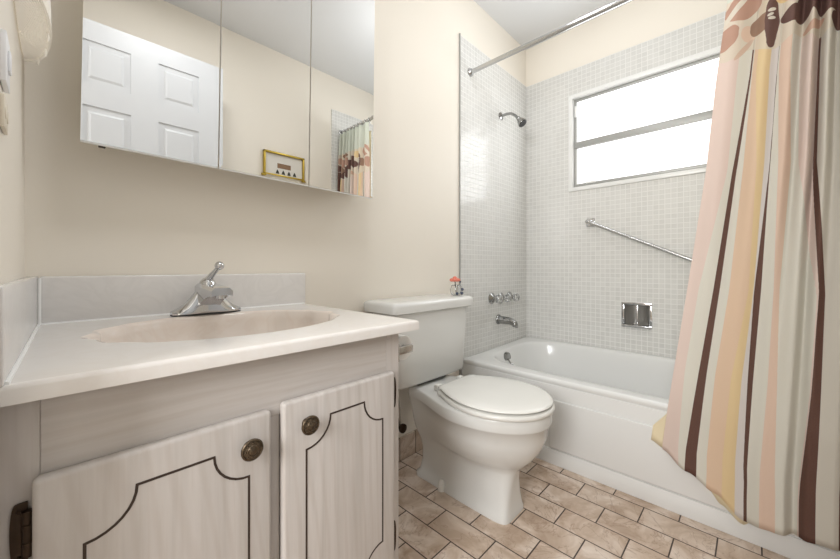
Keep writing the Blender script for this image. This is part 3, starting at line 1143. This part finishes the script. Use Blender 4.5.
b = lathe(B(), (ocx, oy, 0.330), (0, -1, -0.1), [(-0.01, 0.037), (0.004, 0.037), (0.009, 0.031), (0.010, 0.010), (0.010, 0.0)])
tube(b, [(ocx, oy - 0.008, 0.328), (ocx + 0.006, oy - 0.022, 0.306), (ocx + 0.012, oy - 0.040, 0.302)], 0.0045, 10)
ob('overflow_plate', b, M['fitting'], tub)
ob('tub_drain', lathe(B(), (1.94, -0.30, 0.051), (0, 0, 1), [(0, 0.030), (0.004, 0.029), (0.005, 0.02), (0.003, 0.0)]), M['fitting'], tub)

# ------------------------------------------------------------------ tub fittings on the tiled wall
spo = thing('tub_spout', 'chrome tub spout on the tiled wall above the tub', 'tub spout', (1.955, -0.007, 0.548))
st = []
for k in range(15):
    f = k / 14
    y = -0.0075 - 0.130 * f
    r = 0.026 - 0.006 * f
    drop = 0.020 * max(0, f - 0.55) ** 2 / 0.2
    zc = 0.548 - 0.004 * f - drop
    e = 0.72 if k == 14 else 1.0
    st.append([(1.955 + r * 0.85 * e * math.cos(2 * PI * j / 24), y, zc + r * e * math.sin(2 * PI * j / 24)) for j in range(24)])
ob('spout_body', loft(B(), st), M['fitting'], spo, 60)
ob('spout_collar', lathe(B(), (1.955, -0.0072, 0.548), (0, -1, 0), [(0, 0.030), (0.006, 0.030), (0.010, 0.027), (0.010, 0.0)]), M['fitting'], spo)
ob('spout_tip', lathe(B(), (1.955, -0.122, 0.545), (0, 0, -1), [(0, 0.014), (0.030, 0.015), (0.032, 0.012), (0.032, 0.0)]), M['fitting'], spo)


def tub_handle(x, z, label):
    t = thing('tub_valve_handle', label, 'tap', (x, -0.007, z), 'tap handles above the tub spout')
    return t


h0 = tub_handle(1.878, 0.684, 'leftmost of three clear tap handles on the tile, with its dark chrome plate showing')
ob('escutcheon', lathe(B(), (1.878, -0.0072, 0.684), (0, -1, 0), [(0, 0.034), (0.004, 0.034), (0.012, 0.026), (0.020, 0.014), (0.034, 0.011), (0.034, 0.0)]), M['fitting'], h0)
b = B()
kp = [(0.034, 0.012), (0.040, 0.023), (0.056, 0.025), (0.066, 0.020), (0.068, 0.0)]
rings = []
for h, r in kp:
    rings.append([(1.878 + max(r, 1e-4) * (1 + 0.07 * math.cos(6 * 2 * PI * j / 48)) * math.cos(2 * PI * j / 48), -0.007 - h,
                   0.684 + max(r, 1e-4) * (1 + 0.07 * math.cos(6 * 2 * PI * j / 48)) * math.sin(2 * PI * j / 48)) for j in range(48)])
loft(b, rings)
kn = ob('knob', b, M['acrylic'], h0)
ob('knob_cap', lathe(B(), (1.878, -0.0745, 0.684), (0, -1, 0), [(0, 0.009), (0.003, 0.008), (0.004, 0.0)]), M['fitting'], kn)
for x, lb_ in ((1.983, 'middle one of three clear tap handles on the tile above the tub spout'), (2.088, 'rightmost of three clear tap handles on the tile, nearest the window wall')):
    c = copy_tree(h0)
    c.location = (x, -0.007, 0.680)
    c['label'] = lb_

sh = thing('overhead_shower', 'chrome shower head and arm high on the tiled wall', 'shower head', (1.985, -0.007, 1.822))
ob('flange', lathe(B(), (1.985, -0.0072, 1.822), (0, -1, 0), [(0, 0.024), (0.004, 0.024), (0.010, 0.012), (0.012, 0.0)]), M['fitting'], sh)
arm = [(1.985, -0.008, 1.822), (1.985, -0.050, 1.824), (1.985, -0.080, 1.818), (1.985, -0.105, 1.800), (1.985, -0.125, 1.778)]
ob('arm', tube(B(), arm, 0.0085, 16), M['fitting'], sh)
hd = Vector((0.0, -0.60, -0.80)).normalized()
o_ = Vector((1.985, -0.122, 1.782))
hb = ob('head', lathe(B(), o_, hd, [(0, 0.010), (0.006, 0.013), (0.014, 0.013), (0.018, 0.011), (0.026, 0.018), (0.052, 0.027), (0.056, 0.028), (0.060, 0.026), (0.060, 0.0)]), M['fitting'], sh)
ob('spray_face', lathe(B(), o_, hd, [(0.0602, 0.024), (0.0625, 0.023), (0.0630, 0.0)]), M['dark'], hb)

# grab bar, fixed at a slant on the window wall
g0, g1 = Vector((RX - 0.055, -0.432, 1.148)), Vector((RX - 0.055, -1.12, 0.818))
gb = thing('grab_bar', 'slanted chrome grab bar on the tiled wall under the window', 'grab bar', (RX - 0.007, -0.432, 1.148))
ob('bar', tube(B(), [g0, g1], 0.0095, 20), M['steel'], gb)
for q in (g0, g1):
    fb = B()
    box(fb, RX - 0.014, RX - 0.0072, q.y - 0.024, q.y + 0.024, q.z - 0.026, q.z + 0.026, 0.004, 3)
    tube(fb, [(RX - 0.012, q.y, q.z), q + Vector((-0.010, 0, 0))], [0.016, 0.014], 18)
    ball(fb, q, 0.0145, 16)
    ob('bracket', fb, M['chrome'], gb)

# recessed soap dish
sdy0, sdy1, sdz0, sdz1 = -0.752, -0.602, 0.530, 0.672
sd = thing('soap_dish', 'square recessed chrome soap dish in the tiled wall', 'soap dish', (RX - 0.007, (sdy0 + sdy1) / 2, sdz0))
ob('rim', rect_frame(B(), RX - 0.015, RX - 0.0072, sdy0, sdy1, sdz0, sdz1, 0.014, 0.002), M['chrome'], sd)
def pocket(y):
    f = (y - SY0 - 0.002) / (SY1 - SY0 - 0.004)
    return RX - 0.004 + 0.046 * math.sin(PI * min(1, max(0, f))) ** 0.55


b = B()
ys_ = [SY0 + 0.002 + (SY1 - SY0 - 0.004) * (0.5 - 0.5 * math.cos(PI * k / 32)) for k in range(33)]
loft(b, [[(pocket(y), y, SZ0 + 0.002) for y in ys_], [(pocket(y), y, SZ1 - 0.002) for y in ys_]], False, False, False)
for z in (SZ0 + 0.002, SZ1 - 0.002):
    b.faces.new([b.verts.new((pocket(y), y, z)) for y in ys_])
ob('recess', b, M['recess'], sd, 60)
ob('recess_rib', box(B(), RX - 0.004, RX + 0.0, -0.683, -0.671, SZ0 + 0.002, SZ1 - 0.002, 0.0015), M['steel'], sd)
b = box(B(), RX - 0.034, RX - 0.008, sdy0 + 0.014, sdy1 - 0.014, sdz0 + 0.006, sdz0 + 0.015, 0.004, 3)
ob('lip', b, M['chrome'], sd)

# ------------------------------------------------------------------ shower rod, curtain, liner, hooks
RODX, RODZ = 1.657, 1.966
rod = thing('shower_curtain_rod', 'chrome shower curtain rod spanning the tub from wall to wall', 'curtain rod', (RODX, -0.007, RODZ))
ob('rod', tube(B(), [(RODX, -0.008, RODZ), (RODX, RY + 0.008, RODZ)], 0.0125, 24), M['steel'], rod)
ob('end_flange', lathe(B(), (RODX, -0.0072, RODZ), (0, -1, 0), [(0, 0.024), (0.006, 0.023), (0.016, 0.016), (0.016, 0.0)]), M['chrome'], rod)
ob('end_flange', lathe(B(), (RODX, RY + 0.0072, RODZ), (0, 1, 0), [(0, 0.024), (0.006, 0.023), (0.016, 0.016), (0.016, 0.0)]), M['chrome'], rod)


def lead_y(z):
    return interp(z, [0.15, 0.25, 0.42, 0.85, 1.20, 1.50, 1.95], [-0.922, -0.925, -0.945, -0.998, -1.040, -1.064, -1.112])


def hem_z(t):
    return smooth_interp(t, [0, 0.13, 0.26, 0.385, 0.55, 0.70, 1.0], [0.226, 0.180, 0.138, 0.078, 0.092, 0.100, 0.105])


LOWT = [0, .09, .20, .30, .387, .46, .53, .572, .62, .70, .76, .83, .90, 1.0]
LOWX = [.003, -.005, -.002, -.006, .006, -.010, -.020, .010, -.016, -.014, .008, -.010, .008, -.008]
TOPT = [0, .08, .205, .28, .350, .415, .472, .52, .562, .600, .645, .71, .77, .83, .90, .95, 1.0]
TOPX = [.004, -.008, .014, -.008, .008, -.010, .028, -.010, .026, -.016, .024, -.012, .022, -.014, .022, -.012, .01]
YEND = -1.482


def curtain_pt(t, z, back=0.0):
    w = max(0.0, min(1.0, (z - 0.25) / 1.3))
    w = w * w * (3 - 2 * w)
    off = smooth_interp(t, LOWT, LOWX) * (1 - w) + smooth_interp(t, TOPT, TOPX) * w
    xc = interp(z, [0.05, 0.40, 1.94], [1.533, 1.536, 1.640])
    y = lead_y(z) + t * (YEND - lead_y(z))
    return (xc + off + back + 0.002 * math.sin(z * 9 + t * 21), y, z)


SZ = [0.20, 0.52, 0.80, 1.19, 1.50]
SB = [[.087, .116, .171, .216, .290, .344, .381, .393, .440, .504, .588, .590, .642],
      [.058, .128, .167, .205, .285, .331, .357, .378, .440, .480, .606, .609, .640],
      [.064, .142, .173, .217, .317, .340, .341, .372, .428, .454, .608, .613, .637],
      [.126, .154, .176, .208, .285, .322, .351, .352, .390, .455, .490, .558, .568],
      [.128, .203, .213, .216, .240, .312, .355, .356, .360, .420, .472, .560, .564]]
TAIL = [.720, .745, .815, .860, .920, .945]


def stripe_u(t, z):
    bs = [0.0] + [interp(z, SZ, [r[i] for r in SB]) for i in range(13)] + TAIL + [1.001]
    for i in range(len(bs) - 1):
        if t <= bs[i + 1]:
            return (i + (t - bs[i]) / max(1e-6, bs[i + 1] - bs[i])) / (len(bs) - 1)
    return 0.999


def sheet(name, tn, zn, ptf, hemf, ztop, th):
    bm = B()
    grid = []
    for i in range(tn + 1):
        t = i / tn
        col = []
        for j in range(zn + 1):
            z = hemf(t) + (ztop - hemf(t)) * j / zn
            col.append(bm.verts.new(ptf(t, z)))
        grid.append(col)
    la = bm.loops.layers.uv.new('stripes')
    lb2 = bm.loops.layers.uv.new('flowers')
    for i in range(tn):
        for j in range(zn):
            f = bm.faces.new((grid[i][j], grid[i + 1][j], grid[i + 1][j + 1], grid[i][j + 1]))
            f.smooth = True
            for lp, (a, c) in zip(f.loops, ((i, j), (i + 1, j), (i + 1, j + 1), (i, j + 1))):
                z = lp.vert.co.z
                t = a / tn
                lp[la].uv = (stripe_u(t, z), 0)
                lp[lb2].uv = (t * TW, z - 1.4)
    me = bpy.data.meshes.new(name)
    bm.to_mesh(me)
    bm.free()
    return me


cur = link_mesh('shower_curtain', sheet('shower_curtain', 420, 90, curtain_pt, hem_z, 1.945, 0), M['curtain'])
tag(cur, 'long striped shower curtain in peach, cream and brown with flowers at the top', 'shower curtain')
md = cur.modifiers.new('cloth_thickness', 'SOLIDIFY')
md.thickness = 0.0012
md.offset = 0


def liner_pt(t, z):
    x, y, _ = curtain_pt(0.25 + 0.70 * t, z)
    xc = interp(z, [0.05, 0.40, 1.93], [1.559, 1.561, 1.692])
    ly = interp(z, [0.20, 0.24, 0.30, 0.335, 0.40, 0.9, 1.95], [-0.897, -0.886, -0.893, -0.925, -0.965, -1.03, -1.13])
    yy = ly + t * (-1.475 - ly)
    return (xc + (0.003 * math.sin(t * 30) if z < 0.45 else 0.004 * math.sin(t * 40)), yy, z)


def liner_hem(t):
    return smooth_interp(t, [0, 0.05, 0.20, 0.26, 0.32, 0.41, 0.48, 0.60, 1.0], [0.240, 0.222, 0.186, 0.130, 0.094, 0.056, 0.100, 0.110, 0.115])


lin = link_mesh('curtain_liner', sheet('curtain_liner', 90, 60, liner_pt, liner_hem, 1.90, 0), M['liner'])
tag(lin, 'cream vinyl curtain liner peeking out behind the striped shower curtain', 'curtain liner')
md = lin.modifiers.new('vinyl_thickness', 'SOLIDIFY')
md.thickness = 0.0010
md.offset = 0

ring = None
for k in range(9):
    t = 0.015 + 0.97 * k / 8
    y = curtain_pt(t, 1.92)[1]
    if ring is None:
        b = B()
        pts = [(RODX + 0.019 * math.sin(2 * PI * j / 24), y, RODZ - 0.002 + 0.019 * math.cos(2 * PI * j / 24)) for j in range(22)] + [(RODX - 0.004, y, RODZ - 0.040), (RODX, y, RODZ - 0.052)]
        tube(b, pts, 0.0016, 8)
        me = bpy.data.meshes.new('curtain_hook')
        b.to_mesh(me)
        b.free()
        me.shade_smooth()
        me.transform(Matrix.Translation((-RODX, -y, -RODZ)))
        me.materials.append(M['steel'])
        ring = bpy.data.objects.new('curtain_hook', me)
    else:
        ring = ring.copy()
    COL.objects.link(ring)
    ring.location = (RODX, y, RODZ)
    tag(ring, 'thin metal hook holding the striped curtain on the shower rod', 'curtain hook', 'curtain hooks along the shower rod')

# ------------------------------------------------------------------ framed picture on the opposite wall (seen in the mirror)
pic = thing('framed_picture', 'small gold-framed picture on the opposite wall, seen in the mirror', 'picture', (1.195, RY, 1.49))
px0, px1, pz0, pz1 = 1.030, 1.328, 1.512, 1.680
b = rect_frame(B(), 0, 0.020, 0, 1, 0, 1, 0.1, 0) if False else B()
for (x0, x1, z0, z1) in ((px0, px1, pz1 - 0.012, pz1), (px0, px1, pz0, pz0 + 0.012), (px0, px0 + 0.012, pz0, pz1), (px1 - 0.012, px1, pz0, pz1)):
    box(b, x0, x1, RY + 0.001, RY + 0.026, z0, z1, 0.002)
for x in (px0 - 0.012, px1 - 0.016):
    box(b, x, x + 0.028, RY + 0.001, RY + 0.024, pz0 - 0.020, pz0 + 0.006, 0.002)
ob('frame', b, M['gold'], pic)
ob('mat_board', box(B(), px0 + 0.010, px1 - 0.010, RY + 0.001, RY + 0.008, pz0 + 0.010, pz1 - 0.010), M['mat'], pic, 0)
b = box(B(), px0 + 0.10, px1 - 0.10, RY + 0.0078, RY + 0.0092, pz0 + 0.062, pz0 + 0.096)
ob('picture_motif', b, M['picbrown'], pic, 0)
b = B()
for k in range(4):
    x = px0 + 0.088 + 0.042 * k
    prism(b, [(x, pz0 + 0.022), (x + 0.026, pz0 + 0.022), (x + 0.020, pz0 + 0.040), (x + 0.012, pz0 + 0.052), (x + 0.004, pz0 + 0.036)], 'y', RY + 0.0078, RY + 0.0092)
ob('picture_figures', b, M['picdark'], pic, 0)

# ------------------------------------------------------------------ unseen fixtures added at the ceiling fill lights
cl = thing('added_ceiling_light', 'added out-of-frame stem fixture for the fill light above the toilet', 'ceiling light', (1.52, -0.60, 2.40))
ob('canopy', lathe(B(), (1.52, -0.60, 2.3995), (0, 0, -1), [(0, 0.06), (0.02, 0.058), (0.03, 0.02), (0.17, 0.012), (0.17, 0.0)], 32), M['steel'], cl)
ob('socket', lathe(B(), (1.52, -0.60, 2.235), (0, 0, -1), [(0, 0.014), (0.004, 0.02), (0.045, 0.018), (0.045, 0.0)], 24), M['whitepaint'], cl)
el = thing('added_ceiling_light', 'added out-of-frame flush fixture for the fill light by the door', 'ceiling light', (0.46, -0.80, 2.40))
ob('canopy', box(B(), 0.29, 0.63, -0.97, -0.63, 2.372, 2.3995, 0.006), M['steel'], el)
